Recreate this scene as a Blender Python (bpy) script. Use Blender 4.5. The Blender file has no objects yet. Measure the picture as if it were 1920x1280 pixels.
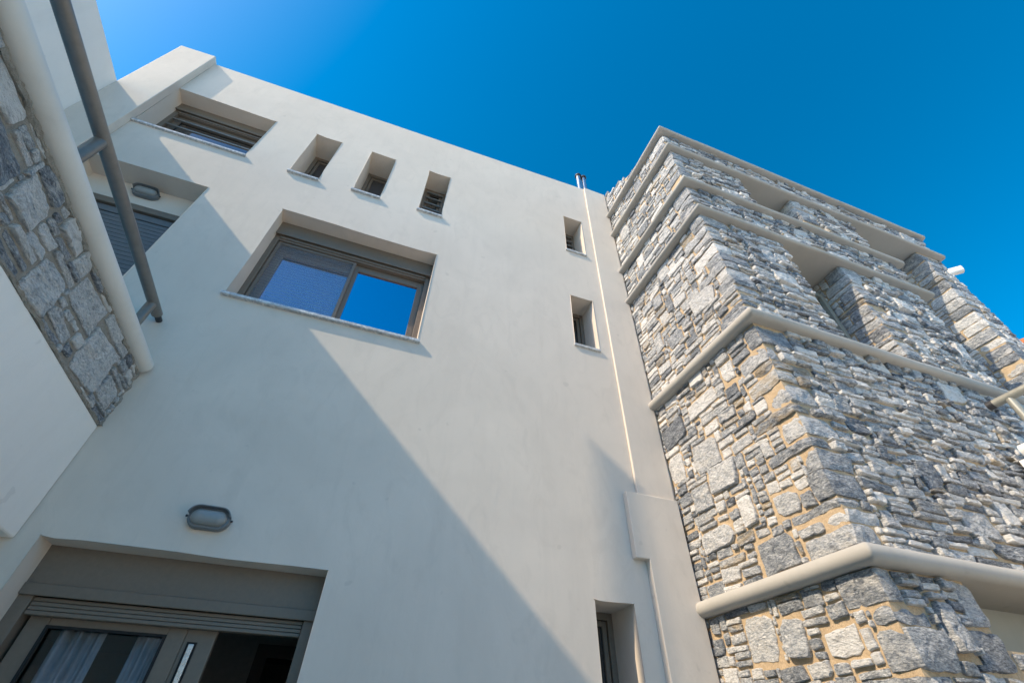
import bpy, bmesh, math, random
from mathutils import Vector, Matrix, noise
from math import sin, cos, pi, radians, atan2, sqrt

scn = bpy.context.scene
COL = scn.collection
GZ = -1.5            # ground level: the eye of the camera is the origin, 1.5 m above the paving
FY = 2.9             # plane of the plastered facade

# ------------------------------------------------------------------ materials
def nodes(name):
    m = bpy.data.materials.new(name); m.use_nodes = True
    nt = m.node_tree
    for n in list(nt.nodes): nt.nodes.remove(n)
    out = nt.nodes.new('ShaderNodeOutputMaterial')
    return m, nt, out

def N(nt, t, **kw):
    n = nt.nodes.new(t)
    for k, v in kw.items():
        if k in ('op',): n.operation = v
        elif k == 'blend': n.blend_type = v
        elif hasattr(n, k) and k not in n.inputs: setattr(n, k, v)
        else: n.inputs[k].default_value = v
    return n

def L(nt, a, b): nt.links.new(a, b)

def ramp(nt, src, stops, interp='LINEAR'):
    r = nt.nodes.new('ShaderNodeValToRGB'); r.color_ramp.interpolation = interp
    el = r.color_ramp.elements
    while len(el) < len(stops): el.new(0.5)
    for e, (p, c) in zip(el, stops):
        e.position = p
        e.color = (c, c, c, 1) if not hasattr(c, '__len__') else (*c, 1)
    L(nt, src, r.inputs[0]); return r.outputs[0]

def mixc(nt, fac, a, b, blend='MIX'):
    m = nt.nodes.new('ShaderNodeMix'); m.data_type = 'RGBA'; m.blend_type = blend
    for sock, v in ((m.inputs[0], fac), (m.inputs[6], a), (m.inputs[7], b)):
        if hasattr(v, 'links') or isinstance(v, bpy.types.NodeSocket): L(nt, v, sock)
        elif hasattr(v, '__len__'): sock.default_value = (*v, 1)
        else: sock.default_value = v
    return m.outputs[2]

def tex_noise(nt, co, scale, detail=6, rough=.55, dist=0.0):
    n = N(nt, 'ShaderNodeTexNoise'); n.inputs['Scale'].default_value = scale
    n.inputs['Detail'].default_value = detail; n.inputs['Roughness'].default_value = rough
    n.inputs['Distortion'].default_value = dist
    L(nt, co, n.inputs['Vector']); return n.outputs['Fac']

def mapped(nt, scale=(1, 1, 1), rot=(0, 0, 0)):
    tc = N(nt, 'ShaderNodeNewGeometry')
    mp = N(nt, 'ShaderNodeMapping'); mp.inputs['Scale'].default_value = scale
    mp.inputs['Rotation'].default_value = rot
    L(nt, tc.outputs['Position'], mp.inputs['Vector']); return mp.outputs['Vector']

def plaster(name, col, var=.05, bump=.25):
    m, nt, out = nodes(name)
    p = N(nt, 'ShaderNodeBsdfPrincipled'); p.inputs['Roughness'].default_value = .85
    p.inputs['Specular IOR Level'].default_value = .25
    co = mapped(nt); st = mapped(nt, (1, 1, .35))
    big = tex_noise(nt, co, 1.3, 4, .6, .6)
    mid = tex_noise(nt, mapped(nt, (1.6, 1, .8), (0, .5, 0)), 4.0, 7, .65, 1.2)
    fine = tex_noise(nt, co, 140, 4, .6)
    c = mixc(nt, ramp(nt, big, [(.35, 0), (.68, 1)]), tuple(x * (1 - var) for x in col), tuple(x * (1 + var * .4) for x in col))
    c = mixc(nt, ramp(nt, mid, [(.50, 0), (.72, .55)]), c, tuple(x * (1 - var * 2.2) for x in col))
    spots = tex_noise(nt, co, 9, 2, .4)
    c = mixc(nt, ramp(nt, spots, [(.735, 0), (.76, .35)]), c, tuple(x * .72 for x in col))
    streak = tex_noise(nt, mapped(nt, (9, 9, .5)), 1.0, 5, .6, .4)
    c = mixc(nt, ramp(nt, streak, [(.52, 0), (.75, .30)]), c, tuple(x * .86 for x in col))
    L(nt, c, p.inputs['Base Color'])
    trowel = tex_noise(nt, mapped(nt, (1, 1, .6), (0, .7, 0)), 7, 5, .6, 1.6)
    b1 = N(nt, 'ShaderNodeBump'); b1.inputs['Strength'].default_value = bump; b1.inputs['Distance'].default_value = .012
    L(nt, trowel, b1.inputs['Height'])
    b2 = N(nt, 'ShaderNodeBump'); b2.inputs['Strength'].default_value = bump * .6; b2.inputs['Distance'].default_value = .0015
    L(nt, fine, b2.inputs['Height']); L(nt, b1.outputs[0], b2.inputs['Normal'])
    L(nt, b2.outputs[0], p.inputs['Normal'])
    L(nt, p.outputs[0], out.inputs[0]); return m

def simple(name, col, rough=.5, metal=0., var=.08, scale=30, bump=.0, spec=.5):
    m, nt, out = nodes(name)
    p = N(nt, 'ShaderNodeBsdfPrincipled'); p.inputs['Roughness'].default_value = rough
    p.inputs['Metallic'].default_value = metal; p.inputs['Specular IOR Level'].default_value = spec
    co = mapped(nt)
    n = tex_noise(nt, co, scale, 6, .6, .3)
    L(nt, mixc(nt, ramp(nt, n, [(.35, 0), (.65, 1)]), tuple(x * (1 - var) for x in col), tuple(min(1, x * (1 + var)) for x in col)), p.inputs['Base Color'])
    rr = ramp(nt, n, [(.3, max(0, rough - .08)), (.7, min(1, rough + .08))]); L(nt, rr, p.inputs['Roughness'])
    if bump:
        b = N(nt, 'ShaderNodeBump'); b.inputs['Strength'].default_value = bump; b.inputs['Distance'].default_value = .004
        L(nt, tex_noise(nt, co, scale * 4, 6, .6), b.inputs['Height']); L(nt, b.outputs[0], p.inputs['Normal'])
    L(nt, p.outputs[0], out.inputs[0]); return m

def stone_material():
    m, nt, out = nodes('grey_marble_stone')
    p = N(nt, 'ShaderNodeBsdfPrincipled'); p.inputs['Roughness'].default_value = .62
    p.inputs['Specular IOR Level'].default_value = .4
    at = N(nt, 'ShaderNodeAttribute'); at.attribute_name = 'stone'
    sep = N(nt, 'ShaderNodeSeparateColor'); L(nt, at.outputs['Color'], sep.inputs[0])
    tone, vein, tan = sep.outputs[0], sep.outputs[1], sep.outputs[2]
    co = N(nt, 'ShaderNodeNewGeometry').outputs['Position']
    off = N(nt, 'ShaderNodeVectorMath', operation='MULTIPLY_ADD')    # every stone cut from another block
    L(nt, at.outputs['Color'], off.inputs[0]); off.inputs[1].default_value = (37, 53, 71); L(nt, co, off.inputs[2])
    mp = N(nt, 'ShaderNodeMapping'); mp.inputs['Scale'].default_value = (1, 1, 2.6); mp.inputs['Rotation'].default_value = (.25, .2, 0)
    L(nt, off.outputs[0], mp.inputs['Vector']); v = mp.outputs[0]
    n1 = tex_noise(nt, v, 16, 9, .66, .8)
    n2 = tex_noise(nt, v, 62, 8, .75, .4)
    s = N(nt, 'ShaderNodeMath', operation='MULTIPLY_ADD'); L(nt, n1, s.inputs[0]); s.inputs[1].default_value = 1.3; L(nt, tone, s.inputs[2])
    s2 = N(nt, 'ShaderNodeMath', operation='MULTIPLY_ADD'); L(nt, n2, s2.inputs[0]); s2.inputs[1].default_value = 1.75; L(nt, s.outputs[0], s2.inputs[2])
    s3 = N(nt, 'ShaderNodeMath', operation='SUBTRACT'); L(nt, s2.outputs[0], s3.inputs[0]); s3.inputs[1].default_value = 1.32
    base = ramp(nt, s3.outputs[0], [(0.0, (.040, .050, .070)), (.24, (.125, .143, .172)), (.5, (.29, .315, .35)), (.76, (.59, .60, .61)), (1.0, (.84, .83, .81))])
    w = tex_noise(nt, v, 5.5, 6, .62, 2.2)
    fac = N(nt, 'ShaderNodeMath', operation='MULTIPLY'); L(nt, ramp(nt, w, [(.50, 0), (.60, 1)]), fac.inputs[0]); L(nt, vein, fac.inputs[1])
    base = mixc(nt, fac.outputs[0], base, mixc(nt, ramp(nt, n2, [(.35, 0), (.6, 1)]), (.42, .42, .42), (.80, .78, .75)))
    t = tex_noise(nt, v, 7, 6, .6, 1.0)
    fac2 = N(nt, 'ShaderNodeMath', operation='MULTIPLY'); L(nt, ramp(nt, t, [(.42, 0), (.58, 1)]), fac2.inputs[0]); L(nt, tan, fac2.inputs[1])
    base = mixc(nt, fac2.outputs[0], base, mixc(nt, ramp(nt, n2, [(.3, 0), (.7, 1)]), (.28, .2, .1), (.55, .42, .24)))
    L(nt, base, p.inputs['Base Color'])
    b1 = N(nt, 'ShaderNodeBump'); b1.inputs['Strength'].default_value = 1.0; b1.inputs['Distance'].default_value = .026
    L(nt, tex_noise(nt, v, 38, 8, .62, .5), b1.inputs['Height'])
    b2 = N(nt, 'ShaderNodeBump'); b2.inputs['Strength'].default_value = .8; b2.inputs['Distance'].default_value = .004
    L(nt, tex_noise(nt, v, 210, 5, .65), b2.inputs['Height']); L(nt, b1.outputs[0], b2.inputs['Normal'])
    L(nt, b2.outputs[0], p.inputs['Normal'])
    L(nt, p.outputs[0], out.inputs[0]); return m

def mortar_material(name, c1, c2):
    m, nt, out = nodes(name)
    p = N(nt, 'ShaderNodeBsdfPrincipled'); p.inputs['Roughness'].default_value = .95
    co = mapped(nt); n = tex_noise(nt, co, 22, 8, .7, .4); f = tex_noise(nt, co, 190, 5, .7)
    c = mixc(nt, ramp(nt, n, [(.3, 0), (.7, 1)]), c1, c2)
    c = mixc(nt, ramp(nt, f, [(.35, .5), (.55, 0)]), c, tuple(x * .55 for x in c1))
    L(nt, c, p.inputs['Base Color'])
    b = N(nt, 'ShaderNodeBump'); b.inputs['Strength'].default_value = .9; b.inputs['Distance'].default_value = .01
    L(nt, tex_noise(nt, co, 55, 8, .7), b.inputs['Height']); L(nt, b.outputs[0], p.inputs['Normal'])
    L(nt, p.outputs[0], out.inputs[0]); return m

def marble_material():
    m, nt, out = nodes('polished_marble_sill')
    p = N(nt, 'ShaderNodeBsdfPrincipled'); p.inputs['Roughness'].default_value = .3
    co = mapped(nt); n = tex_noise(nt, co, 14, 8, .65, 2.5)
    L(nt, ramp(nt, n, [(.3, (.30, .31, .32)), (.5, (.50, .50, .50)), (.62, (.72, .71, .69))]), p.inputs['Base Color'])
    L(nt, p.outputs[0], out.inputs[0]); return m

def glass_material(name, refl, tint, rough=0.0, gcol=(.85, .92, 1), wave=0.0):
    m, nt, out = nodes(name)
    g = N(nt, 'ShaderNodeBsdfGlossy'); g.inputs['Color'].default_value = (*gcol, 1); g.inputs['Roughness'].default_value = rough
    t = N(nt, 'ShaderNodeBsdfTransparent'); t.inputs['Color'].default_value = (*tint, 1)
    fr = N(nt, 'ShaderNodeLayerWeight'); fr.inputs['Blend'].default_value = .25
    f = N(nt, 'ShaderNodeMath', operation='MULTIPLY_ADD'); L(nt, fr.outputs['Fresnel'], f.inputs[0]); f.inputs[1].default_value = .6; f.inputs[2].default_value = refl
    f.use_clamp = True
    b = N(nt, 'ShaderNodeBump'); b.inputs['Strength'].default_value = .05; b.inputs['Distance'].default_value = .01
    L(nt, tex_noise(nt, mapped(nt), 1.6, 2, .5), b.inputs['Height']); L(nt, b.outputs[0], g.inputs['Normal'])
    x = N(nt, 'ShaderNodeMixShader'); L(nt, f.outputs[0], x.inputs[0]); L(nt, t.outputs[0], x.inputs[1]); L(nt, g.outputs[0], x.inputs[2])
    L(nt, x.outputs[0], out.inputs[0]); return m

def mesh_screen_material():
    m, nt, out = nodes('insect_mesh')
    d = N(nt, 'ShaderNodeBsdfDiffuse'); d.inputs['Color'].default_value = (.34, .36, .40, 1)
    t = N(nt, 'ShaderNodeBsdfTransparent')
    w = N(nt, 'ShaderNodeTexWave'); w.bands_direction = 'Z'; w.inputs['Scale'].default_value = 9; w.inputs['Distortion'].default_value = 2.5
    w.inputs['Detail'].default_value = 1.0; w.inputs['Detail Scale'].default_value = 3.0
    L(nt, mapped(nt), w.inputs['Vector'])
    x = N(nt, 'ShaderNodeMixShader'); L(nt, ramp(nt, w.outputs['Fac'], [(0, .10), (1, .27)]), x.inputs[0])
    L(nt, t.outputs[0], x.inputs[1]); L(nt, d.outputs[0], x.inputs[2]); L(nt, x.outputs[0], out.inputs[0]); return m

M = dict(
    wall=plaster('warm_white_plaster', (.71, .63, .545), .06, .15),
    wing=plaster('white_plaster', (.89, .855, .80), .03, .18),
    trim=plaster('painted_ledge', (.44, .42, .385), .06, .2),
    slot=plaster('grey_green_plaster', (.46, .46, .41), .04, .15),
    coping=plaster('white_coping', (.72, .70, .655), .06, .25),
    stone=stone_material(),
    mortar=mortar_material('sand_mortar', (.49, .36, .225), (.65, .50, .33)),
    mortar_grey=mortar_material('grey_mortar', (.27, .255, .225), (.37, .345, .30)),
    marble=marble_material(),
    frame=simple('bronze_grey_aluminium', (.180, .145, .112), .48, .03, .06, 40),
    shutter=simple('slate_shutter', (.15, .16, .17), .5, .2, .06, 30),
    dark=simple('dark_gap', (.012, .012, .013), .8),
    rail=simple('grey_painted_steel', (.215, .20, .18), .36, .35, .07, 25),
    railw=simple('olive_grey_painted_steel', (.34, .33, .28), .36, .3, .05, 25),
    steel=simple('galvanised_steel', (.55, .56, .57), .28, .9, .12, 25),
    cap=simple('dark_metal_cap', (.06, .06, .065), .5, .5),
    lampgrey=simple('lamp_housing', (.17, .185, .195), .45, .1),
    diffuser=simple('frosted_lamp_glass', (.27, .285, .28), .35, 0, .05, 20),
    white=simple('white_plastic', (.80, .80, .78), .35, 0, .03),
    lens=simple('black_lens', (.01, .008, .015), .1),
    red=simple('red_plastic', (.70, .04, .05), .4),
    terra=simple('terracotta', (.52, .17, .06), .8, 0, .3, 22, .5),
    paving=simple('stone_paving', (.70, .62, .50), .8, 0, .12, 6, .3),
    inside=simple('interior_plaster', (.22, .20, .18), .9),
    wood=simple('dark_wood', (.035, .025, .018), .55),
    curtain=simple('sheer_curtain', (.42, .43, .44), .9, 0, .12, 18),
    glass=glass_material('reflective_pane', .56, (.20, .21, .24), 0.0, (.95, .78, 1)),
    glass_dark=glass_material('dark_pane', .16, (.12, .12, .14)),
    glass_clear=glass_material('clear_pane', .03, (.88, .90, .92)),
    screen=mesh_screen_material(),
    brown=simple('brown_shutter', (.075, .06, .055), .5, .1),
)

# ------------------------------------------------------------------ mesh helpers
class MB:
    def __init__(s): s.v = []; s.f = []; s.c = None
    def quad(s, *p):
        i = len(s.v); s.v += [tuple(q) for q in p]; s.f.append(tuple(range(i, i + len(p)))); return s
    def box(s, x0, x1, y0, y1, z0, z1):
        i = len(s.v)
        s.v += [(x, y, z) for z in (z0, z1) for y in (y0, y1) for x in (x0, x1)]
        s.f += [tuple(i + k for k in q) for q in ((0, 2, 3, 1), (4, 5, 7, 6), (0, 1, 5, 4), (2, 6, 7, 3), (0, 4, 6, 2), (1, 3, 7, 5))]
        return s
    def tube(s, a, b, r, seg=20, r2=None, caps=True):
        a, b = Vector(a), Vector(b); d = (b - a).normalized()
        u = d.orthogonal().normalized(); w = d.cross(u); r2 = r if r2 is None else r2
        i = len(s.v)
        for p, rr in ((a, r), (b, r2)):
            for k in range(seg):
                t = 2 * pi * k / seg; s.v.append(tuple(p + u * rr * cos(t) + w * rr * sin(t)))
        for k in range(seg): s.f.append((i + k, i + (k + 1) % seg, i + seg + (k + 1) % seg, i + seg + k))
        if caps: s.f.append(tuple(range(i + seg - 1, i - 1, -1))); s.f.append(tuple(range(i + seg, i + 2 * seg)))
        return s
    def frame(s, x0, x1, z0, z1, w, y0, y1, wt=None, wb=None):
        wt = w if wt is None else wt; wb = w if wb is None else wb
        s.box(x0, x0 + w, y0, y1, z0, z1); s.box(x1 - w, x1, y0, y1, z0, z1)
        s.box(x0 + w, x1 - w, y0 + .0008, y1 - .0008, z1 - wt, z1); s.box(x0 + w, x1 - w, y0 + .0008, y1 - .0008, z0, z0 + wb); return s
    def build(s, name, mat, parent=None, bevel=0, smooth=False, seg=2, weld=False, solid=0):
        me = bpy.data.meshes.new(name); me.from_pydata(s.v, [], s.f)
        if weld:
            bm = bmesh.new(); bm.from_mesh(me); bmesh.ops.remove_doubles(bm, verts=bm.verts, dist=1e-5)
            bmesh.ops.recalc_face_normals(bm, faces=bm.faces) if weld == 2 else None
            bm.to_mesh(me); bm.free()
        me.materials.append(mat)
        if s.c:
            ca = me.color_attributes.new('stone', 'FLOAT_COLOR', 'POINT')
            ca.data.foreach_set('color', [x for c in s.c for x in c])
        o = bpy.data.objects.new(name, me); COL.objects.link(o)
        if parent is not None: o.parent = parent
        if smooth:
            me.polygons.foreach_set('use_smooth', [True] * len(me.polygons))
            try: me.set_sharp_from_angle(angle=radians(40))
            except Exception: pass
        if bevel:
            b = o.modifiers.new('edge', 'BEVEL'); b.width = bevel; b.segments = seg; b.limit_method = 'ANGLE'; b.angle_limit = radians(50)
        if solid:
            b = o.modifiers.new('thick', 'SOLIDIFY'); b.thickness = solid
        return o

def tag(o, label=None, cat=None, group=None, kind=None):
    if label: o['label'] = label
    if cat: o['category'] = cat
    if group: o['group'] = group
    if kind: o['kind'] = kind
    return o

def thing(name, label, cat, group=None):
    o = bpy.data.objects.new(name, None); COL.objects.link(o); o.empty_display_size = .2
    return tag(o, label, cat, group)

def copy_tree(o, parent=None):
    c = o.copy(); COL.objects.link(c)
    if parent is not None: c.parent = parent
    for ch in list(o.children): copy_tree(ch, c)
    return c

# ------------------------------------------------------------------ ground
g = MB().box(-400, 400, -400, 400, GZ - .3, GZ).build('ground', M['paving']); tag(g, 'pale paved terrace in front of the house', kind='structure')

# ------------------------------------------------------------------ the plastered house
house = thing('plaster_house', 'off-white plastered three-storey house with deep-set windows of several sizes', 'house')
XL, XR = -3.31, 2.52
def ztop(x): return 6.14 + (x + 2.92) * .0425
#        name      x0      x1     z0     z1     depth plane
holes = dict(
    door=(-1.41, -.06, GZ, .745, 3.075),
    big=(-1.350, .140, 2.555, 3.765, 3.075),
    top=(-2.95, -1.945, 4.43, 5.295, 3.09),
    bal=(-2.95, -1.985, 1.25, 3.755, 3.11),
    n1=(-1.512, -1.222, 4.405, 5.32, 3.19), n2=(-.877, -.585, 4.435, 5.343, 3.19), n3=(-.170, .100, 4.455, 5.36, 3.15),
    n4=(1.664, 1.93, 4.615, 5.37, 3.145), n5=(1.650, 1.924, 3.025, 3.77, 3.15), n6=(1.600, 1.895, -1.0, .765, 3.20))
def build_wall():
    mb = MB()
    xs = sorted({XL, XR, *[h[0] for h in holes.values()], *[h[1] for h in holes.values()]})
    zs = sorted({GZ - .2, *[h[2] for h in holes.values()], *[h[3] for h in holes.values()], 5.9})
    for a, b in zip(xs, xs[1:]):
        for c, d in zip(zs, zs[1:]):
            mx, mz = (a + b) / 2, (c + d) / 2
            if any(h[0] < mx < h[1] and h[2] < mz < h[3] for h in holes.values()): continue
            mb.quad((a, FY, c), (b, FY, c), (b, FY, d), (a, FY, d))
        mb.quad((a, FY, 5.9), (b, FY, 5.9), (b, FY, ztop(b)), (a, FY, ztop(a)))
        mb.quad((a, FY, ztop(a)), (b, FY, ztop(b)), (b, FY + .22, ztop(b)), (a, FY + .22, ztop(a)))
        mb.quad((a, FY + .22, ztop(a)), (b, FY + .22, ztop(b)), (b, FY + .22, 5.6), (a, FY + .22, 5.6))
    for x0, x1, z0, z1, dy in holes.values():
        def seg(lo, hi, br): 
            p = [lo] + [q for q in br if lo < q < hi] + [hi]; return list(zip(p, p[1:]))
        for a, b in seg(x0, x1, xs):
            mb.quad((a, FY, z1), (b, FY, z1), (b, dy + .08, z1), (a, dy + .08, z1))
            if z0 > GZ: mb.quad((a, FY, z0), (a, dy + .08, z0), (b, dy + .08, z0), (b, FY, z0))
        for a, b in seg(z0, z1, zs):
            mb.quad((x0, FY, a), (x0, FY, b), (x0, dy + .08, b), (x0, dy + .08, a))
            mb.quad((x1, FY, a), (x1, dy + .08, a), (x1, dy + .08, b), (x1, FY, b))
    return mb.build('facade_wall', M['wall'], house, bevel=.007, weld=True, seg=3)
build_wall()
# rest of the body: back, side, roof slab (keeps the rooms dark)
b = MB(); b.box(-3.3, XR, 9.0, 9.2, GZ, 5.6); b.box(XR - .15, XR - .01, FY + .25, 9.0, GZ, 5.6)
b.box(-3.30, -3.2, FY + .25, 9, GZ, 5.6); b.build('rear_wall', M['inside'], house)
MB().box(-3.3, XR, FY + .225, 9.2, 5.602, 5.8).build('roof_slab', M['inside'], house)
b = MB(); b.box(-3.19, XR, FY + .4, 9, .95, 1.15); b.box(-3.19, XR, FY + .4, 9, 3.95, 4.2); b.build('floor_slab', M['inside'], house)
# pilaster at the left end, roof-high, its flank in the plane of the window jambs
p = MB(); p.v = [(-3.312, 2.82, .9), (-2.95, 2.82, .9), (-2.95, 2.897, .9), (-3.312, 2.897, .9), (-3.312, 2.82, 6.135), (-2.95, 2.82, 6.172), (-2.95, 3.25, 6.175), (-3.312, 3.25, 6.138), (-2.95, 3.25, 6.0), (-3.312, 3.25, 6.0), (-2.95, 2.897, 6.0), (-3.312, 2.897, 6.0)]
p.f = [(0, 1, 5, 4), (4, 5, 6, 7), (1, 2, 10, 5), (5, 10, 8, 6), (3, 0, 4, 11), (4, 7, 9, 11), (7, 6, 8, 9)]
p.build('pilaster', M['wall'], house, bevel=.008, seg=3)
# boxed-in pipes beside the tower: slim above, thick below with a shoulder
MB().box(2.06, 2.405, 2.873, 2.8985, 1.535, 6.352).build('duct_boxing', M['wall'], house, bevel=.006)
d = MB()
poly = [(1.94, 1.535), (1.94, 1.05), (2.047, 1.05), (2.047, GZ), (2.405, GZ), (2.405, 1.535)]
for i in range(6):
    a, c = poly[i], poly[(i + 1) % 6]
    d.quad((a[0], 2.848, a[1]), (a[0], 2.8985, a[1]), (c[0], 2.8985, c[1]), (c[0], 2.848, c[1]))
d.quad(*[(x, 2.848, z) for x, z in poly])
d.build('duct_boxing', M['wall'], house, bevel=.006, weld=True)

def sill(win, x0, x1, z, p, dy):
    MB().box(x0, x1, FY - p, dy + .02, z - .024, z + .004).build('sill', M['marble'], win, bevel=.004)

def small_window(key, pane_mat, bars=0, casing='frame'):
    x0, x1, z0, z1, dy = holes[key]
    w = MB().frame(x0 - .01, x1 + .01, z0 - .01, z1 + .004, .05, dy, dy + .06)
    w.frame(x0 + .043, x1 - .043, z0 + .043, z1 - .05, .032, dy + .018, dy + .055)
    win = w.build('window', M[casing], house, bevel=.003)
    MB().box(x0 + .07, x1 - .07, dy + .034, dy + .042, z0 + .07, z1 - .08).build('pane', M[pane_mat], win)
    if bars:
        bb = MB()
        for k in range(bars):
            z = z0 + (z1 - z0) * (k + .75) / (bars + .35)
            bb.box(x0 + .03, x1 - .03, dy - .012, dy + .008, z - .014, z + .014)
        bb.build('security_bars', M['rail'], win, bevel=.003)
    if z0 > GZ: sill(win, x0 - .013, x1 + .006, z0, .028 if key in ('n1', 'n2', 'n3') else .02, dy)
    return win
small_window('n1', 'brown'); small_window('n2', 'brown'); small_window('n3', 'glass_dark', 7)
small_window('n4', 'glass_dark', 7); small_window('n5', 'glass_dark'); small_window('n6', 'glass_dark')

# the big sliding window
def big_window():
    x0, x1, z0, z1, dy = holes['big']
    f = MB(); f.box(x0 - .01, x0 + .045, dy, dy + .16, z0 - .01, z1 - .17); f.box(x1 - .045, x1 + .01, dy, dy + .16, z0 - .01, z1 - .17)
    f.box(x0 + .045, x1 - .045, dy + .001, dy + .16, z1 - .235, z1 - .17); f.box(x0 + .045, x1 - .045, dy + .02, dy + .16, z0 - .01, z0 + .03)
    f.box(x0 + .05, x1 - .05, dy - .012, dy + .03, z1 - .215, z1 - .185)
    win = f.build('window', M['frame'], house, bevel=.003)
    rb = MB(); rb.box(x0 - .01, x1 + .01, dy - .028, dy + .12, z1 - .172, z1 + .004); rb.box(x0 + .002, x1 - .002, dy - .036, dy - .0285, z1 - .186, z1 - .150)
    rb.build('roller_box', M['frame'], win, bevel=.004)
    xm = -.575
    s = MB().frame(xm - .03, x1 - .045, z0 + .03, z1 - .24, .06, dy + .045, dy + .085, wt=.075, wb=.055)
    sh = s.build('sash', M['frame'], win, bevel=.003)
    MB().box(xm + .025, x1 - .1, dy + .062, dy + .070, z0 + .08, z1 - .31).build('pane', M['glass'], sh)
    s = MB().frame(x0 + .045, xm + .03, z0 + .03, z1 - .24, .075, dy + .10, dy + .14, wt=.085, wb=.055)
    sh = s.build('sash', M['frame'], win, bevel=.003)
    MB().box(x0 + .115, xm - .04, dy + .117, dy + .125, z0 + .08, z1 - .32).build('pane', M['glass'], sh)
    s = MB().frame(x0 + .05, xm - .005, z0 + .03, z1 - .24, .028, dy + .015, dy + .035)
    sh = s.build('insect_screen', M['frame'], win, bevel=.003)
    MB().box(x0 + .075, xm - .03, dy + .024, dy + .0255, z0 + .055, z1 - .265).build('mesh', M['screen'], sh)
    sill(win, x0 - .018, x1 + .022, z0, .032, dy + .03)
big_window()

# the barred window under the roof
def top_window():
    x0, x1, z0, z1, dy = holes['top']
    f = MB().frame(x0 - .01, x1 + .01, z0 - .01, z1 - .13, .055, dy, dy + .08)
    f.box(x0 + .04, x1 - .04, dy - .012, dy + .02, z1 - .175, z1 - .15)
    win = f.build('window', M['frame'], house, bevel=.003)
    rb = MB(); rb.box(x0 - .01, x1 + .01, dy - .025, dy + .1, z1 - .132, z1 + .004); rb.box(x0 + .002, x1 - .002, dy - .034, dy - .0255, z1 - .146, z1 - .112)
    rb.build('roller_box', M['frame'], win, bevel=.004)
    s = MB().frame(x0 + .05, x1 - .05, z0 + .04, z1 - .18, .06, dy + .035, dy + .07, wt=.09); sh = s.build('sash', M['frame'], win, bevel=.003)
    MB().box(x0 + .1, x1 - .1, dy + .05, dy + .058, z0 + .09, z1 - .26).build('pane', M['glass_dark'], sh)
    bb = MB()
    for z in (4.56, 4.72, 4.86, 5.0): bb.box(x0 + .05, x1 - .05, dy - .004, dy + .016, z - .011, z + .011)
    bb.build('security_bars', M['rail'], win, bevel=.003)
    sill(win, x0 - .02, x1 + .012, z0, .025, dy + .03)
top_window()

# balcony door behind the parapet: plaster lintel, dark frame, roller shutter
def balcony_door():
    x0, x1, z0, z1, dy = holes['bal']
    MB().box(x0 - .005, x1 + .005, dy, dy + .06, 3.505, z1 + .02).build('lintel', M['wall'], house)
    f = MB(); f.box(x0 - .01, x1 + .01, dy + .004, dy + .09, 3.44, 3.508); f.box(x0 - .01, x0 + .045, dy + .006, dy + .09, z0, 3.44); f.box(x1 - .045, x1 + .01, dy + .006, dy + .09, z0, 3.44)
    dr = f.build('balcony_door', M['frame'], house, bevel=.003)
    s = MB(); z = 3.432; k = 0
    s.box(x0 + .045, x1 - .045, dy + .03, dy + .05, 3.36, 3.432)
    z = 3.352
    while z > 2.68:
        s.box(x0 + .045, x1 - .045, dy + .034, dy + .046, z - .0435, z - .0005); z -= .045
    s.build('roller_shutter', M['shutter'], dr, bevel=.004)
    MB().box(x0 + .045, x1 - .045, dy + .07, dy + .075, z0, 3.43).build('door_leaf', M['white'], dr)
balcony_door()

# the sliding door at ground level, right leaf open
def sliding_door():
    x0, x1, z0, z1, dy = holes['door']
    f = MB(); f.box(x0 - .01, x0 + .06, dy - .025, dy + .15, z0, .532); f.box(x1 - .055, x1 + .01, dy - .025, dy + .15, z0, .532); f.box(x0 + .06, x1 - .055, dy + .02, dy + .15, z0, z0 + .03)
    dr = f.build('sliding_door', M['frame'], house, bevel=.003)
    rb = MB(); rb.box(x0 - .01, x1 + .01, dy - .032, dy + .15, .532, z1 + .004); rb.box(x0 + .002, x1 - .002, dy - .046, dy - .0325, .520, .572)
    rb.build('roller_box', M['frame'], dr, bevel=.004)
    s = MB(); z = .522
    for k in range(4): s.box(x0 + .062 + .0007 * k, x1 - .057, dy - .012 - .0035 * k, dy + .025, z - .019, z - .002); z -= .019
    s.build('roller_shutter', M['frame'], dr, bevel=.003)
    s = MB().frame(x0 + .075, -.655, z0 + .05, .500, .085, dy + .03, dy + .075, wt=.085)
    s.box(-.655, -.515, dy + .034, dy + .072, z0 + .05, .500)
    sh = s.build('sash', M['frame'], dr, bevel=.004)
    MB().frame(x0 + .158, -.738, z0 + .13, .417, .012, dy + .024, dy + .032).build('gasket', M['dark'], sh)
    MB().box(x0 + .155, -.735, dy + .05, dy + .058, z0 + .13, .42).build('pane', M['glass_clear'], sh)
    h = MB(); h.box(-.635, -.590, dy + .0265, dy + .0335, -.55, .395)
    hs = h.build('handle', M['dark'], sh); MB().box(-.622, -.598, dy + .012, dy + .0262, -.5, .385).build('pull', M['steel'], hs, bevel=.002)
sliding_door()
# inside the room: partition with a door frame
b = MB(); b.box(-1.0, -.46, 4.85, 4.95, GZ, .9); b.box(.45, 1.5, 4.85, 4.95, GZ, .9); b.box(-.46, .45, 4.852, 4.948, .62, .9); b.build('partition_wall', M['inside'], house)
MB().frame(-.47, .46, GZ, .64, .09, 4.82, 4.845).build('inner_door_frame', M['wood'], house)

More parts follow.
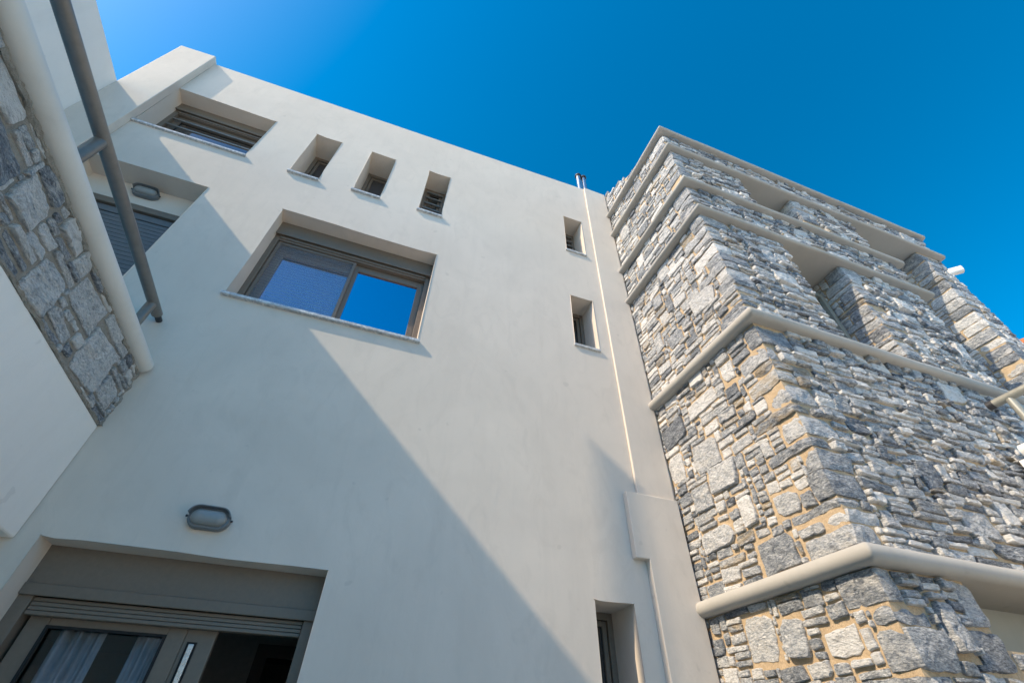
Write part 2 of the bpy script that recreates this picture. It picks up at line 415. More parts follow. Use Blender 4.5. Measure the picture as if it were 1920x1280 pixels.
# curtains behind the glazed leaf
def curtain(x0, x1, y, label):
    mb = MB(); n = 40
    for k in range(n + 1):
        t = k / n; x = x0 + (x1 - x0) * t; yy = y + .018 * sin(t * 21 + x0 * 7) + .01 * sin(t * 47 + 1)
        mb.v += [(x, yy, GZ + .05), (x + .02 * sin(t * 5), yy, .45)]
    for k in range(n): mb.f.append((2 * k, 2 * k + 2, 2 * k + 3, 2 * k + 1))
    o = mb.build('curtain', M['curtain'], None, smooth=True, solid=.003); tag(o, label, 'curtain', 'curtains behind the sliding door')
curtain(-1.20, -.99, 3.165, 'pale sheer curtain behind the left edge of the sliding door glass')
curtain(-.875, -.70, 3.165, 'pale sheer curtain next to the pull handle of the sliding door')

# ------------------------------------------------------------------ stones
def jit(r, a): return r.uniform(-a, a)

def stone(mb, O, U, V, Nn, u0, v0, w, h, r, big=False, dep=(.008, .024), rg=1.0, t0=0.0, tanp=.08):
    gap = r.uniform(.0012, .0052)
    a, b_ = max(.010, w / 2 - gap), max(.0075, (h / 2 - gap) * r.uniform(.90, 1.06))
    cu, cv = u0 + w / 2 + jit(r, .004), v0 + h / 2 + jit(r, .005)
    n = max(14, min(40, int(2 * (w + h) / .022)))
    rot = jit(r, .09) if w < 2.5 * h else jit(r, .04)
    seed = Vector((r.uniform(0, 99), r.uniform(0, 99), r.uniform(0, 99)))
    # a broken quadrilateral: every corner pulled in a little, some knocked off
    ia, ib = min(a * .16, .020), min(b_ * .22, .016)
    poly = []
    for sx, sy in ((-1, -1), (1, -1), (1, 1), (-1, 1)):
        x, y = sx * (a - r.uniform(-.12, 1) * ia), sy * (b_ - r.uniform(-.15, 1) * ib)
        if r.random() < (.38 if big else .14):
            cx, cy = r.uniform(.12, .45) * a, r.uniform(.2, .6) * b_
            p1, p2 = (x - sx * cx, y), (x, y - sy * cy)
            poly += [p1, p2] if sx * sy < 0 else [p2, p1]
        else: poly.append((x, y))
    # order check: walk counter-clockwise from the lower left
    poly.sort(key=lambda p: atan2(p[1] / b_, p[0] / a))
    P = [Vector((x, y)) for x, y in poly]; m = len(P)
    pts = []
    for i in range(m):                                  # keep every corner crisp
        A, B = P[i], P[(i + 1) % m]; c_ = max(2, min(9, round((B - A).length / .021)))
        e = min(.004, (B - A).length * .2) / max((B - A).length, 1e-6)
        ts = [e] + [k / c_ for k in range(1, c_)] + [1 - e]
        pts += [A.lerp(B, t) for t in ts]
    n = len(pts)
    out = []
    for q in pts:
        x, y = q
        d = noise.noise(seed + Vector((x * 26, y * 26, 0))) * min(.007, b_ * .16) + noise.noise(seed + Vector((x * 75, y * 75, 5))) * min(.004, b_ * .10)
        rr = q.length + 1e-6; x, y = x * (1 + d / rr), y * (1 + d / rr)
        out.append((x * cos(rot) - y * sin(rot), x * sin(rot) + y * cos(rot)))
    H = r.uniform(*dep) * (1.15 if big else 1); tu, tv = jit(r, .05 * rg), jit(r, .11 * rg)
    amp = (.006 if big else .0045) * rg
    tone = min(1, max(0, r.gauss(.47 + t0, .17))); vein = r.random() ** 1.2 if r.random() < .75 else 1.0; tan = 0.
    q = r.random()
    if q < (.20 if big else .10): tone, vein = r.uniform(.85, 1.15), 1.0
    elif q < .10 + tanp: tan = r.uniform(.4, .9)
    elif q < .22 + tanp: tone, vein = r.uniform(.12, .28), .15
    colr = (tone, vein, tan, 1)
    def put(x, y, z):
        mb.v.append(tuple(O + U * (cu + x) + V * (cv + y) + Nn * z)); mb.c.append(colr)
    def hh(x, y):
        z = H + tu * x + tv * y + amp * noise.noise(seed + Vector((x * 13, y * 19, 0))) + amp * .8 * noise.noise(seed + Vector((x * 45, y * 60, 3)))
        return max(.004, z)
    i0 = len(mb.v)
    inset = min(.0035, b_ * .18)
    rings = [(0, -.012, 0), (0, .6, 0), (inset, 1, 0)]
    for k, (ins, zf, _) in enumerate(rings):
        for (x, y) in out:
            rr = sqrt(x * x + y * y) + 1e-6; f = max(.3, 1 - ins / rr)
            X, Y = x * f, y * f
            put(X, Y, zf if zf < 0 else zf * hh(X, Y) - (.0015 if k == 2 else 0))
    inner = [.78, .52, .26] if (w > .15 and h > .09) else ([.72, .4] if (w > .09 and h > .05) else [.55])
    for f in inner:
        for (x, y) in out: put(x * f, y * f, hh(x * f, y * f))
    put(0, 0, hh(0, 0)); cidx = len(mb.v) - 1
    R = len(rings) + len(inner)
    for k in range(R - 1):
        for j in range(n):
            a0, a1 = i0 + k * n + j, i0 + k * n + (j + 1) % n
            mb.f.append((a0, a1, a1 + n, a0 + n))
    for j in range(n): mb.f.append((i0 + (R - 1) * n + j, i0 + (R - 1) * n + (j + 1) % n, cidx))

def quoin(mb, C, dx, dy, x_len, y_len, z0, z1, r):
    """corner block: C = corner (x, y); dx, dy = directions into the wall; shows on both faces"""
    g_ = .006; z0 += g_; z1 -= g_
    pr = r.uniform(.008, .026); pr2 = r.uniform(.008, .026)
    lx, ly, lz = x_len + pr, y_len + pr2, z1 - z0
    nx, ny, nz = max(3, int(lx / .035)), max(3, int(ly / .035)), max(2, int(lz / .03))
    seed = Vector((r.uniform(0, 99), r.uniform(0, 99), r.uniform(0, 99)))
    tone = min(1, max(0, r.gauss(.40, .15))); colr = (tone, r.random(), 0 if r.random() > .05 else .6, 1)
    if r.random() < .08: colr = (.2, .2, 0, 1)
    ids = {}
    tlt, tlt2 = jit(r, .12), jit(r, .12)
    def vert(i, j, k):
        key = (i, j, k)
        if key in ids: return ids[key]
        u, v, w = i / nx * 2 - 1, j / ny * 2 - 1, k / nz * 2 - 1
        # round the block's edges
        e = 11; l = (abs(u) ** e + abs(v) ** e + abs(w) ** e) ** (1 / e); u, v, w = u / l, v / l, w / l
        P = Vector(((u + 1) / 2 * lx - pr, (v + 1) / 2 * ly - pr2, (w + 1) / 2 * lz))
        nv = noise.noise_vector(seed + P * 10) * .011 + noise.noise_vector(seed + P * 38) * .007
        P += nv; P.x += tlt * P.z; P.y += tlt2 * P.z
        ids[key] = len(mb.v)
        mb.v.append((C[0] + dx * P.x, C[1] + dy * P.y, z0 + P.z)); mb.c.append(colr); return ids[key]
    def face(fn, n1, n2):
        for a in range(n1):
            for b in range(n2): mb.f.append((fn(a, b), fn(a + 1, b), fn(a + 1, b + 1), fn(a, b + 1)))
    face(lambda a, b: vert(a, 0, b), nx, nz); face(lambda a, b: vert(0, a, b), ny, nz)
    face(lambda a, b: vert(nx, a, b), ny, nz); face(lambda a, b: vert(a, b, 0), nx, ny); face(lambda a, b: vert(a, b, nz), nx, ny)

CELL = .02
def pack(W, H, r, occ_rects, big_per_m2=1.6, med_per_m2=5, thin=False, huge=False):
    nu, nv = max(1, round(W / CELL)), max(1, round(H / CELL))
    occ = [[False] * nu for _ in range(nv)]
    def fill(i, j, w, h):
        for y in range(max(0, j), min(nv, j + h)):
            for x in range(max(0, i), min(nu, i + w)): occ[y][x] = True
    def free(i, j, w, h):
        if i < 0 or j < 0 or i + w > nu or j + h > nv: return False
        return not any(occ[y][x] for y in range(j, j + h) for x in range(i, i + w))
    for (u, v, w, h) in occ_rects:
        i0, i1 = round(u / CELL), round((u + w) / CELL); j0, j1 = round(v / CELL), round((v + h) / CELL)
        fill(i0, j0, i1 - i0, j1 - j0)
    res = []
    for per, wr, hr, big in ((big_per_m2, (9, 17) if huge else (8, 16), (7, 13) if huge else (5, 11), True), (med_per_m2, (5, 13), (3, 5), False)):
        for _ in range(int(W * H * per * 6)):
            w, h = r.randint(*wr), r.randint(*hr)
            if big and r.random() < .25: w, h = r.randint(5, 8), r.randint(7, 11)
            i, j = r.randint(0, max(0, nu - w)), r.randint(0, max(0, nv - h))
            if free(i, j, w, h) and sum(1 for q in res if q[4] == big) < W * H * per:
                fill(i, j, w, h); res.append((i, j, w, h, big))
    for j in range(nv):
        i = 0
        while i < nu:
            if occ[j][i]: i += 1; continue
            run = 0
            while i + run < nu and not occ[j][i + run]: run += 1
            h = r.choice((2, 2, 2, 2, 3, 3, 4) if thin else (2, 2, 2, 3, 3, 4, 5)); w = r.randint(6, 17) if h < 4 else r.randint(5, 11)
            if r.random() < .12: w = r.randint(2, 4)
            if run - w < 3: w = run if run < 14 else run // 2
            while h > 1 and not free(i, j, w, h): h -= 1
            # swallow a sliver row above
            if j + h < nv and j + h + 1 == nv and free(i, j, w, h + 1): h += 1
            fill(i, j, w, h); res.append((i, j, w, h, False)); i += w
    return [(i * CELL, j * CELL, w * CELL, h * CELL, b) for i, j, w, h, b in res]

def face_stones(mb, O, U, Nn, W, H, r, occ=(), big=1.6, med=5, dep=(.008, .024), keep=None, rg=1.0, t0=0.0, tanp=.08, thin=False, huge=False):
    O, U, Nn = Vector(O), Vector(U), Vector(Nn); V = Vector((0, 0, 1))
    for (u, v, w, h, bg) in pack(W, H, r, occ, big, med, thin, huge):
        if keep and not keep(u, v, w, h): continue
        if h < .03:
            if r.random() < .5: continue
        stone(mb, O, U, V, Nn, u, v, w, h, r, bg, dep, rg, t0, tanp)

def quoin_column(mb, C, dx, dy, z0, z1, r, lx=(.14, .34), ly=(.14, .34), hr=(.07, .19)):
    """returns [(zlo, zhi, x_len, y_len)] """
    z = z0; outl = []; k = r.random() < .5
    while z < z1 - .03:
        h = r.uniform(*hr)
        if z1 - (z + h) < .10: h = z1 - z
        h = round(h / CELL) * CELL if z1 - (z + h) > .001 else h
        xl, yl = (r.uniform((lx[0] + lx[1]) / 2, lx[1]), r.uniform(ly[0], (ly[0] * 2 + ly[1]) / 3)) if k else (r.uniform(lx[0], (lx[0] * 2 + lx[1]) / 3), r.uniform((ly[0] + ly[1]) / 2, ly[1]))
        quoin(mb, C, dx, dy, xl, yl, z, z + h, r)
        outl.append((z, z + h, xl, yl)); z += h; k = (not k) if r.random() < .8 else k
    return outl

# ------------------------------------------------------------------ the stone tower
tower = thing('stone_tower', 'grey rubble stone tower with projecting pale ledges at the right end of the house', 'tower')
SX, SY = 2.436, 1.618            # mortar planes of the flank and the front
rnd = random.Random(11)
LED = [('f1', 5.745, .05, 6.89), ('f2', 5.275, .05, 6.89), ('f3', 4.485, .05, 5.50), ('f4', 3.925, .05, 5.52), ('f5', 2.49, .085, 7.3), ('f6', .815, .095, 7.6)]
def ledge(z, t, xr, rc):
    rr = t / 2; mb = MB(); prof = []
    for k in range(9):
        a = pi / 2 - pi * k / 8; prof.append((rr - rr * cos(a), rr * sin(a)))
    x0, y0 = 2.348, 1.528; yb = 1.99
    prof = [(.06, rr)] + prof + [(.06, -rr)]
    rings = []
    for d, dz in prof:
        ring = [(x0 + d, FY - .002), (x0 + d, y0 + d + .012)]
        ring += [(x0 + d + .012 * (1 - cos(q * pi / 2 / 3)), y0 + d + .012 * (1 - sin(q * pi / 2 / 3))) for q in (1, 2)]
        ring += [(x0 + d + .012, y0 + d)]
        R = max(.004, rc - d)
        for q in range(7):
            a = -pi / 2 + pi / 2 * q / 6
            ring.append((xr - rc + R * cos(a), y0 + rc + R * sin(a)))
        ring.append((xr - d, yb))
        dense = []
        for (xa, ya), (xb_, yb_) in zip(ring, ring[1:]):
            c_ = max(1, int(max(abs(xr - x0), 1) * 9)) if (len(dense) and abs(xb_ - xa) > 1) else (14 if abs(yb_ - ya) > .8 else 1)
            dense += [(xa + (xb_ - xa) * q / c_, ya + (yb_ - ya) * q / c_) for q in range(c_)]
        dense.append(ring[-1])
        wv = lambda x, y, s_: noise.noise(Vector((x * 2.3, y * 2.3, z + s_))) * .0035 + noise.noise(Vector((x * 9, y * 9, z + s_))) * .0018
        rings.append([(x + (wv(x, y, 1) if y < FY - .01 else 0), y + (wv(x, y, 5) if y < yb - .01 else 0), z - rr + dz + wv(x, y, 9) * .7) for x, y in dense])
    n = len(rings[0]); base = 0
    for r_ in rings: mb.v += [(x, y, zz + rr * 0) for x, y, zz in r_]
    for k in range(len(rings) - 1):
        for j in range(n - 1):
            a = k * n + j; mb.f.append((a, a + n, a + n + 1, a + 1))
    # top and bottom sheets (L-shaped: flank strip + front strip)
    for k, flip in ((0, False), (len(rings) - 1, True)):
        zz = rings[k][0][2]; x_in = x0 + .06; xb = xr - .06; yf = y0 + .06
        loop = [tuple(p) for p in rings[k]] + [(2.6, yb, zz), (2.6, FY - .002, zz)]
        mb.quad(*loop)
    return mb.build('ledge', M['trim'], tower, smooth=True)
for nm, z, t, xr in LED: ledge(z, t, xr, .05)

core = MB()
core.box(SX, 7.4, 1.95, FY - .003, GZ, 2.41)                     # body, lower storeys (behind the front skin)
core.box(SX, 6.82, 1.951, FY - .003, 2.4102, 5.70)
def front_box(x0, x1, z0, z1): core.box(x0, x1, SY, 1.9495, z0, z1)
front_box(SX, 3.06, GZ, .723); front_box(3.062, 7.4, GZ, .425)           # under the lowest ledge, slot to the right
front_box(SX, 7.4, .813, 2.41)
front_box(SX, 3.42, 2.488, 3.877); front_box(4.17, 5.27, 2.488, 3.877); front_box(6.40, 6.82, 2.488, 5.227)
front_box(SX, 5.40, 3.923, 4.437)
front_box(SX, 3.42, 4.483, 5.227); front_box(4.18, 5.17, 4.483, 5.227)
front_box(SX, 6.82, 5.273, 5.697)
i = len(core.v)                                                            # sloping parapet above the top ledge
core.v += [(SX, FY - .003, 5.743), (SX, 1.96, 5.743), (SX, FY - .003, 6.35), (3.2, FY - .003, 5.743), (3.2, 1.96, 5.743), (3.2, FY - .003, 6.35)]
core.f += [(i, i + 1, i + 2), (i + 3, i + 5, i + 4), (i + 1, i + 4, i + 5, i + 2), (i, i + 2, i + 5, i + 3)]
core.build('mortar_core', M['mortar'], tower)

st = MB(); st.c = []
bands = [  # z0, z1, stone runs on the front (x0, x1, corner stones left?, right?)
    (GZ, .722, [(SX, 3.06, 1, 1)]), (.814, 2.408, [(SX, 7.3, 1, 0)]), (2.49, 3.876, [(SX, 3.42, 1, 0), (4.17, 5.27, 1, 0)]),
    (3.924, 4.436, [(SX, 5.40, 1, 0)]), (4.484, 5.226, [(SX, 3.42, 1, 0), (4.18, 5.17, 1, 0)]), (5.274, 5.696, [(SX, 6.82, 1, 0)])]
for bi, (z0, z1, runs) in enumerate(bands):
    if z0 < 0: z0 = -.6
    H = z1 - z0
    for x0, x1, cl, cr in runs:
        inner = x0 > 3
        low = bi < 2
        q = quoin_column(st, (x0, SY), 1, 1, z0, z1, rnd, (.08, .34), (.14, .33) if inner else (.08, .34), (.05, .19) if low else (.04, .14))
        occ = [(0, a - z0, xl, b - a) for a, b, xl, yl in q]
        if cr:
            q2 = quoin_column(st, (x1, SY), -1, 1, z0, z1, rnd, (.12, .24), (.12, .3), (.09, .22)); occ += [(x1 - x0 - xl, a - z0, xl, b - a) for a, b, xl, yl in q2]
        face_stones(st, (x0, SY, z0), (1, 0, 0), (0, -1, 0), x1 - x0, H, rnd, occ, (5 if bi == 0 else 2.6) if low else 1.4, 3.5 if low else 2.5, (.008, .042), rg=1.7, thin=True, huge=bi == 0)
        D = (FY - .01 - SY) if not inner else .34
        occl = [(D - yl, a - z0, yl, b - a) for a, b, xl, yl in q]
        big = [8, 5.0, 3.0, 2.4, 1.8, 1][bi] if not inner else 0
        face_stones(st, (x0, SY + D, z0), (0, -1, 0), (-1, 0, 0), D, H, rnd, occl, big, 8 if bi == 0 else 6, huge=low and not inner)
# the tall right-hand pier
q = quoin_column(st, (6.40, SY), 1, 1, 2.49, 5.226, rnd, (.12, .24), (.2, .33), (.08, .17))
face_stones(st, (6.40, SY, 2.49), (1, 0, 0), (0, -1, 0), .42, 2.736, rnd, [(0, a - 2.49, xl, b - a) for a, b, xl, yl in q], .6, 3)
face_stones(st, (6.40, SY + .34, 2.49), (0, -1, 0), (-1, 0, 0), .34, 2.736, rnd, [(.34 - yl, a - 2.49, yl, b - a) for a, b, xl, yl in q], 0, 4)
# wall below the slot, and the sloping parapet
face_stones(st, (3.10, SY, -.5), (1, 0, 0), (0, -1, 0), 1.6, .92, rnd, (), 2, 5)
face_stones(st, (SX, FY - .01, 5.744), (0, -1, 0), (-1, 0, 0), .92, .62, rnd, (), 0, 3, keep=lambda u, v, w, h: v + h < .66 - (u + w / 2) * .66)
st.build('stonework', M['stone'], tower)
# plastered recesses between the piers and the slot under the lowest ledge
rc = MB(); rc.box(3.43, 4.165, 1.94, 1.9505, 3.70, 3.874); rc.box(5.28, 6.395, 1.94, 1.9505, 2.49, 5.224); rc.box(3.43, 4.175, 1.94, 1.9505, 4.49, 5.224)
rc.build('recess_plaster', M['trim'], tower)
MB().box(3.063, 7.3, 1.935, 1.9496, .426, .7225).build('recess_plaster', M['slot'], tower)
w = MB().frame(3.36, 4.135, 2.49, 3.70, .055, 1.885, 1.945); tw = w.build('window', M['railw'], tower, bevel=.003); MB().box(3.37, 4.165, 1.9355, 1.9395, 2.49, 3.70).build('shade_sheet', M['dark'], tw)  # near-black sheet stands in for the shade in the gap around the frame
MB().box(3.41, 4.085, 1.925, 1.935, 2.54, 3.65).build('pane', M['glass_dark'], tw)

# ------------------------------------------------------------------ the side wing on the left
wing = thing('side_wing', 'white side wing with overhanging balcony and stone-faced parapet on the left', 'house wing')
MB().box(-9, -3.3125, -9, 2.8985, GZ, 4.905).build('upper_wall', M['wing'], wing, bevel=.01)
b = MB(); b.box(-3.309, -1.5, -9, FY - .003, .715, 1.34); b.build('balcony_slab', M['wing'], wing, bevel=.012, seg=3)
MB().box(-1.66, -1.503, -9, FY - .004, 1.3402, 1.722).build('parapet_core', M['mortar_grey'], wing)
ps = MB(); ps.c = []
rnd2 = random.Random(5)
face_stones(ps, (-1.503, FY - .015, 1.345), (0, -1, 0), (1, 0, 0), 3.4, .375, rnd2, (), 22, 7, dep=(.006, .018), t0=.12, tanp=.03, rg=1.6, huge=True)
ps.build('parapet_stonework', M['stone'], wing)
def bead(p0, p1, r, parent, mat, seed):
    p0, p1 = Vector(p0), Vector(p1); d = (p1 - p0); n = max(8, int(d.length / .012)); dn = d.normalized()
    u = dn.orthogonal().normalized(); w_ = dn.cross(u); mb = MB(); m = 10
    for k in range(n + 1):
        c = p0 + d * (k / n) + noise.noise_vector(Vector((k * .13, seed, 0))) * r * .5
        for j in range(m):
            t = 2 * pi * j / m; q = r * (.8 + .5 * noise.noise(Vector((k * .25, j * .9, seed))) + .35 * noise.noise(Vector((k * .8, j * 1.7, seed + 4))))
            mb.v.append(tuple(c + (u * cos(t) + w_ * sin(t)) * q))
    for k in range(n):
        for j in range(m): mb.f.append((k * m + j, k * m + (j + 1) % m, (k + 1) * m + (j + 1) % m, (k + 1) * m + j))
    return mb.build('mortar_bead', mat, parent)
bead((-1.503, FY - .008, 1.34), (-1.503, FY - .008, 1.72), .022, wing, M['mortar_grey'], 1)
bead((-1.503, FY - .01, 1.347), (-1.503, -.4, 1.347), .013, wing, M['mortar_grey'], 2)
bead((-1.500, FY - .01, 1.716), (-1.500, -.4, 1.716), .017, wing, M['mortar_grey'], 3)
def coping(x_out, x_in, z, t, y0, y1, parent, sgn):
    mb = MB(); rr = t / 2; prof = [(x_in, z - rr)]
    for k in range(11):
        a = -pi / 2 + pi * k / 10; prof.append((x_out - sgn * rr + sgn * rr * cos(a), z + rr * sin(a)))
    prof.append((x_in, z + rr)); n = len(prof); ny = 24
    for j in range(ny + 1):
        y = y0 + (y1 - y0) * j / ny
        mb.v += [(x + .002 * noise.noise(Vector((y * 3, k * .3, 0))), y, zz + .002 * noise.noise(Vector((y * 3, 7, k * .3)))) for k, (x, zz) in enumerate(prof)]
    for j in range(ny):
        for k in range(n):
            mb.f.append((j * n + k, j * n + (k + 1) % n, (j + 1) * n + (k + 1) % n, (j + 1) * n + k))
    mb.f.append(tuple(range(n))); mb.f.append(tuple(ny * n + k for k in range(n)))
    return mb.build('coping', M['coping'], parent, smooth=True)
coping(-1.438, -1.70, 1.775, .105, -9, 2.875, wing, 1)

# ------------------------------------------------------------------ railings
def railing(x, z, y0, y1, posts, foot, mat, label):
    t = thing('railing', label, 'railing')
    MB().tube((x, y0, z), (x, y1, z), .033, 28).build('handrail', M[mat], t, smooth=True)
    for y in posts: MB().tube((x, y, foot), (x, y, z - .02), .029, 24).build('post', M[mat], t, smooth=True)
    return t
r1 = railing(-1.60, 2.165, 2.83, -6.0, (2.71, 1.575, .45, -.7, -1.85), 1.83, 'rail', 'grey tubular steel handrail over the stone parapet at upper left')
MB().tube((-1.60, 2.829, 2.165), (-1.60, 2.899, 2.165), .020, 14).build('wall_bolt', M['cap'], r1)
r2 = railing(4.62, 2.165, 1.500, -5.0, (1.40, .3, -.8), 1.75, 'railw', 'olive-grey tubular handrail ending against the stone tower at the right edge')
MB().tube((4.62, 1.545, 2.165), (4.62, 1.499, 2.165), .036, 20).build('end_cap', M['cap'], r2, smooth=True)
bal = thing('balcony', 'white rounded balcony coping meeting the front of the stone tower at the right edge', 'balcony')
coping(4.40, 4.85, 1.70, .105, -5.0, 1.50, bal, -1)
MB().box(4.42, 4.80, -5, 1.55, .72, 1.647).build('parapet_wall', M['wing'], bal)
MB().box(4.42, 7.0, -5, 1.55, .55, .718).build('slab', M['wing'], bal)

# ------------------------------------------------------------------ wall lamps
def stadium(hw, hh, n=10):
    pts = []
    for s, cx in ((1, hw - hh), (-1, -(hw - hh))):
        for k in range(n + 1):
            a = (-pi / 2 + pi * k / n) if s > 0 else (pi / 2 + pi * k / n)
            pts.append((cx + hh * cos(a), hh * sin(a)))
    return pts
def lathe_stadium(levels):
    """levels: (half width, half height, y) from the wall outwards; closed at the end"""
    mb = MB(); n = None
    for hw, hh, y in levels:
        p = stadium(hw, hh); n = len(p); mb.v += [(a, y, c) for a, c in p]
    for k in range(len(levels) - 1):
        for j in range(n): mb.f.append((k * n + j, k * n + (j + 1) % n, (k + 1) * n + (j + 1) % n, (k + 1) * n + j))
    mb.f.append(tuple((len(levels) - 1) * n + j for j in range(n))); return mb
def wall_lamp(label):
    t = thing('wall_lamp', label, 'lamp', 'bulkhead wall lamps')
    lathe_stadium([(.102, .052, 0), (.105, .055, -.006), (.105, .055, -.034), (.100, .050, -.040), (.088, .040, -.041), (.088, .040, -.03)]).build('housing', M['lampgrey'], t, smooth=True)
    lathe_stadium([(.0875, .0395, -.031), (.087, .039, -.052), (.080, .033, -.064), (.064, .022, -.072), (.05, .008, -.075)]).build('diffuser', M['diffuser'], t, smooth=True)
    hood = MB()
    for k in range(4):       # louvred hood over the upper half
        hh, yy = .057 - .0005 * k, -.030 - .0125 * k
        pts = [(x, z) for x, z in stadium(.107, hh, 14)]
        pts = sorted([p for p in pts if p[1] > .004], key=lambda p: p[0])
        i = len(hood.v)
        for x, z in pts: hood.v += [(x, yy, z), (x, yy - .0085, z), (x * .95, yy - .0085, z * .93), (x * .95, yy, z * .93)]
        for j in range(len(pts) - 1):
            for c in range(4): hood.f.append((i + 4 * j + c, i + 4 * j + (c + 1) % 4, i + 4 * j + 4 + (c + 1) % 4, i + 4 * j + 4 + c))
        hood.f.append((i, i + 1, i + 2, i + 3)); e = len(hood.v); hood.f.append((e - 4, e - 3, e - 2, e - 1))
    hood.build('hood', M['lampgrey'], t)
    for s in (-1, 1): MB().tube((s * .107, -.03, .002), (s * .116, -.03, .002), .006, 10).build('hood_screw', M['cap'], t)
    return t
lamp = wall_lamp('grey oval bulkhead lamp with slatted hood above the sliding door'); lamp.location = (-.735, FY, .917)
lamp2 = copy_tree(lamp); lamp2['label'] = 'grey oval bulkhead lamp in the recess above the balcony shutter'; lamp2.location = (-2.475, 3.11, 3.655)

# ------------------------------------------------------------------ flue pipes on the roof edge
def flue(x, y, lab):
    t = thing('flue_pipe', lab, 'pipe', 'flue pipes on the roof edge')
    MB().tube((x, y, 6.36), (x, y, 6.86), .036, 22).build('pipe', M['steel'], t, smooth=True)
    m = MB().tube((x, y, 6.84), (x, y, 6.868), .05, 22); m.tube((x, y, 6.868), (x, y, 6.885), .05, 22, .03); m.build('cap', M['cap'], t, smooth=True)
flue(2.045, 2.96, 'left one of two slim steel flue pipes rising above the roof edge')
flue(2.135, 2.96, 'right one of two slim steel flue pipes, nearer the stone tower')

# ------------------------------------------------------------------ camera on the tower, red cap, tiled canopy, shadow-casting pole
cam_t = thing('security_camera', 'white bullet security camera on the side of the stone tower pier', 'camera')
a = Vector((6.80, 1.60, 4.93)); dirv = Vector((.74, -.62, .12)).normalized()
MB().tube(a - dirv * .05, a + dirv * .12, .043, 22, .047).build('body', M['white'], cam_t, smooth=True)
MB().tube(a + dirv * .1201, a + dirv * .123, .035, 20).build('lens', M['lens'], cam_t, smooth=True)
MB().tube(a - dirv * .02 + Vector((0, 0, .05)), a + dirv * .135 + Vector((0, 0, .042)), .030, 14).build('sunshield', M['white'], cam_t, smooth=True)
m = MB().tube(a, a + Vector((-.02, .04, -.11)), .022, 14); m.tube((6.84, 1.66, 4.83), (6.80, 1.66, 4.83), .045, 18); m.build('bracket', M['white'], cam_t, smooth=True)
o = MB().tube((-3.16, 2.87, 6.14), (-3.16, 2.87, 6.195), .017, 12).build('plastic_cap', M['red'], None, smooth=True); tag(o, 'tiny red plastic cap on top of the white pilaster', 'cap')

can = thing('tiled_canopy', 'orange terracotta barrel tile end jutting out beyond the stone tower at the right edge', 'roof')
def barrel(x, y0, y1, z, r0):
    mb = MB(); n = 14
    for y, q in ((y0, r0), (y1, r0 * .92)):
        for rad in (q, q - .016):
            for k in range(n + 1): 
                tt = pi * k / n; mb.v.append((x + rad * cos(tt), y, z + (y - y0) * .25 + rad * sin(tt)))
    m1 = n + 1
    for k in range(n):
        mb.f += [(k, k + 1, 2 * m1 + k + 1, 2 * m1 + k), (m1 + k, 3 * m1 + k, 3 * m1 + k + 1, m1 + k + 1), (k, m1 + k, m1 + k + 1, k + 1)]
    mb.f += [(0, 2 * m1, 3 * m1, m1), (n, m1 + n, 3 * m1 + n, 2 * m1 + n)]
    return mb
for k in range(7): barrel(7.03 + .2 * k, 1.42, 2.9, 3.66, .10).build('barrel_tile', M['terra'], can, smooth=True)
c = MB(); c.v = [(6.86, 1.5, 3.55), (8.5, 1.5, 3.55), (8.5, 2.95, 3.9), (6.86, 2.95, 3.9), (6.86, 1.5, 3.64), (8.5, 1.5, 3.64), (8.5, 2.95, 3.99), (6.86, 2.95, 3.99)]
c.f = [(0, 3, 2, 1), (4, 5, 6, 7), (0, 1, 5, 4), (1, 2, 6, 5), (2, 3, 7, 6), (3, 0, 4, 7)]; c.build('soffit_board', M['terra'], can)

vt = thing('shadow_pole', 'unseen pole added on the side wing roof to cast the soft facade shadow', 'pipe')  # out of view, added only to throw the soft strip shadow beside the tower
MB().tube((-3.50, 1.525, 4.9), (-3.50, 1.525, 6.83), .062, 16).build('pipe', M['steel'], vt, smooth=True)
MB().tube((-3.50, 1.525, 6.83), (-3.50, 1.525, 6.86), .07, 16).build('cap', M['cap'], vt, smooth=True)

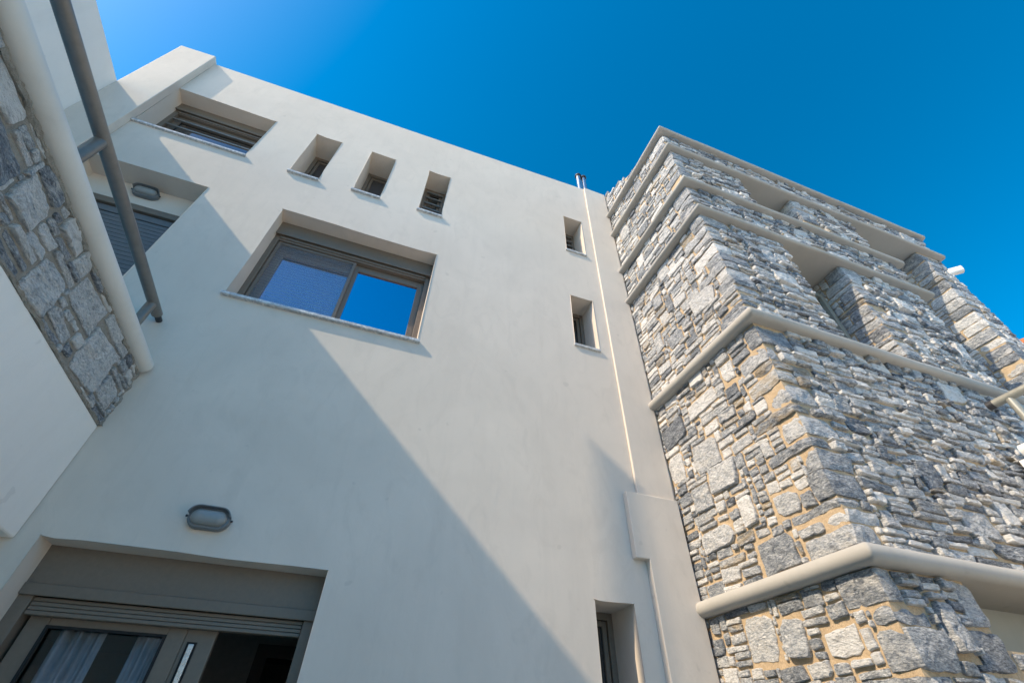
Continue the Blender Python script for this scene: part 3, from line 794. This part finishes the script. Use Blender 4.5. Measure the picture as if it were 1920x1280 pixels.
# ------------------------------------------------------------------ light
sd = Vector((1, .25, -.945)).normalized()                 # the way the sunlight travels
el = math.asin(-sd.z); az = atan2(-sd.x, -sd.y)           # azimuth from +Y, clockwise
sl = bpy.data.lights.new('sun', 'SUN'); sl.energy = 2.1; sl.angle = radians(.55); sl.color = (1, .82, .58)
so = bpy.data.objects.new('sun', sl); COL.objects.link(so); so.rotation_euler = sd.to_track_quat('-Z', 'Y').to_euler(); so.location = (-8, -2, 12)
W = bpy.data.worlds.new('World'); scn.world = W; W.use_nodes = True
nt = W.node_tree
for n in list(nt.nodes): nt.nodes.remove(n)
sky = nt.nodes.new('ShaderNodeTexSky'); sky.sky_type = 'NISHITA'; sky.sun_disc = False
sky.sun_elevation = el; sky.sun_rotation = az
sky.altitude = 50; sky.air_density = 1.0; sky.dust_density = 1.2; sky.ozone_density = 2.0
gm = nt.nodes.new('ShaderNodeGamma'); gm.inputs[1].default_value = 1.22
hs = nt.nodes.new('ShaderNodeHueSaturation'); hs.inputs['Saturation'].default_value = 1.48; hs.inputs['Hue'].default_value = .484
bg = nt.nodes.new('ShaderNodeBackground'); bg.inputs[1].default_value = .077
wo = nt.nodes.new('ShaderNodeOutputWorld')
nt.links.new(sky.outputs[0], gm.inputs[0]); nt.links.new(gm.outputs[0], hs.inputs['Color']); nt.links.new(hs.outputs[0], bg.inputs[0]); nt.links.new(bg.outputs[0], wo.inputs[0])

# ------------------------------------------------------------------ camera
ya, pi_, ro = radians(18.7888), radians(42.8131), radians(1.6641)
fw = Vector((sin(ya) * cos(pi_), cos(ya) * cos(pi_), sin(pi_))); rt = Vector((cos(ya), -sin(ya), 0)); up = rt.cross(fw)
r2v = rt * cos(ro) + up * sin(ro); u2v = up * cos(ro) - rt * sin(ro)
cd = bpy.data.cameras.new('camera'); cd.sensor_width = 36; cd.lens = 840.67 / 1920 * 36; cd.clip_start = .05; cd.clip_end = 2000
co_ = bpy.data.objects.new('camera', cd); COL.objects.link(co_)
co_.matrix_world = Matrix(((r2v.x, u2v.x, -fw.x, 0), (r2v.y, u2v.y, -fw.y, 0), (r2v.z, u2v.z, -fw.z, 0), (0, 0, 0, 1)))
scn.camera = co_
scn.view_settings.view_transform = 'Standard'; scn.view_settings.look = 'None'
scn.view_settings.exposure = 1.34; scn.view_settings.gamma = 1.0
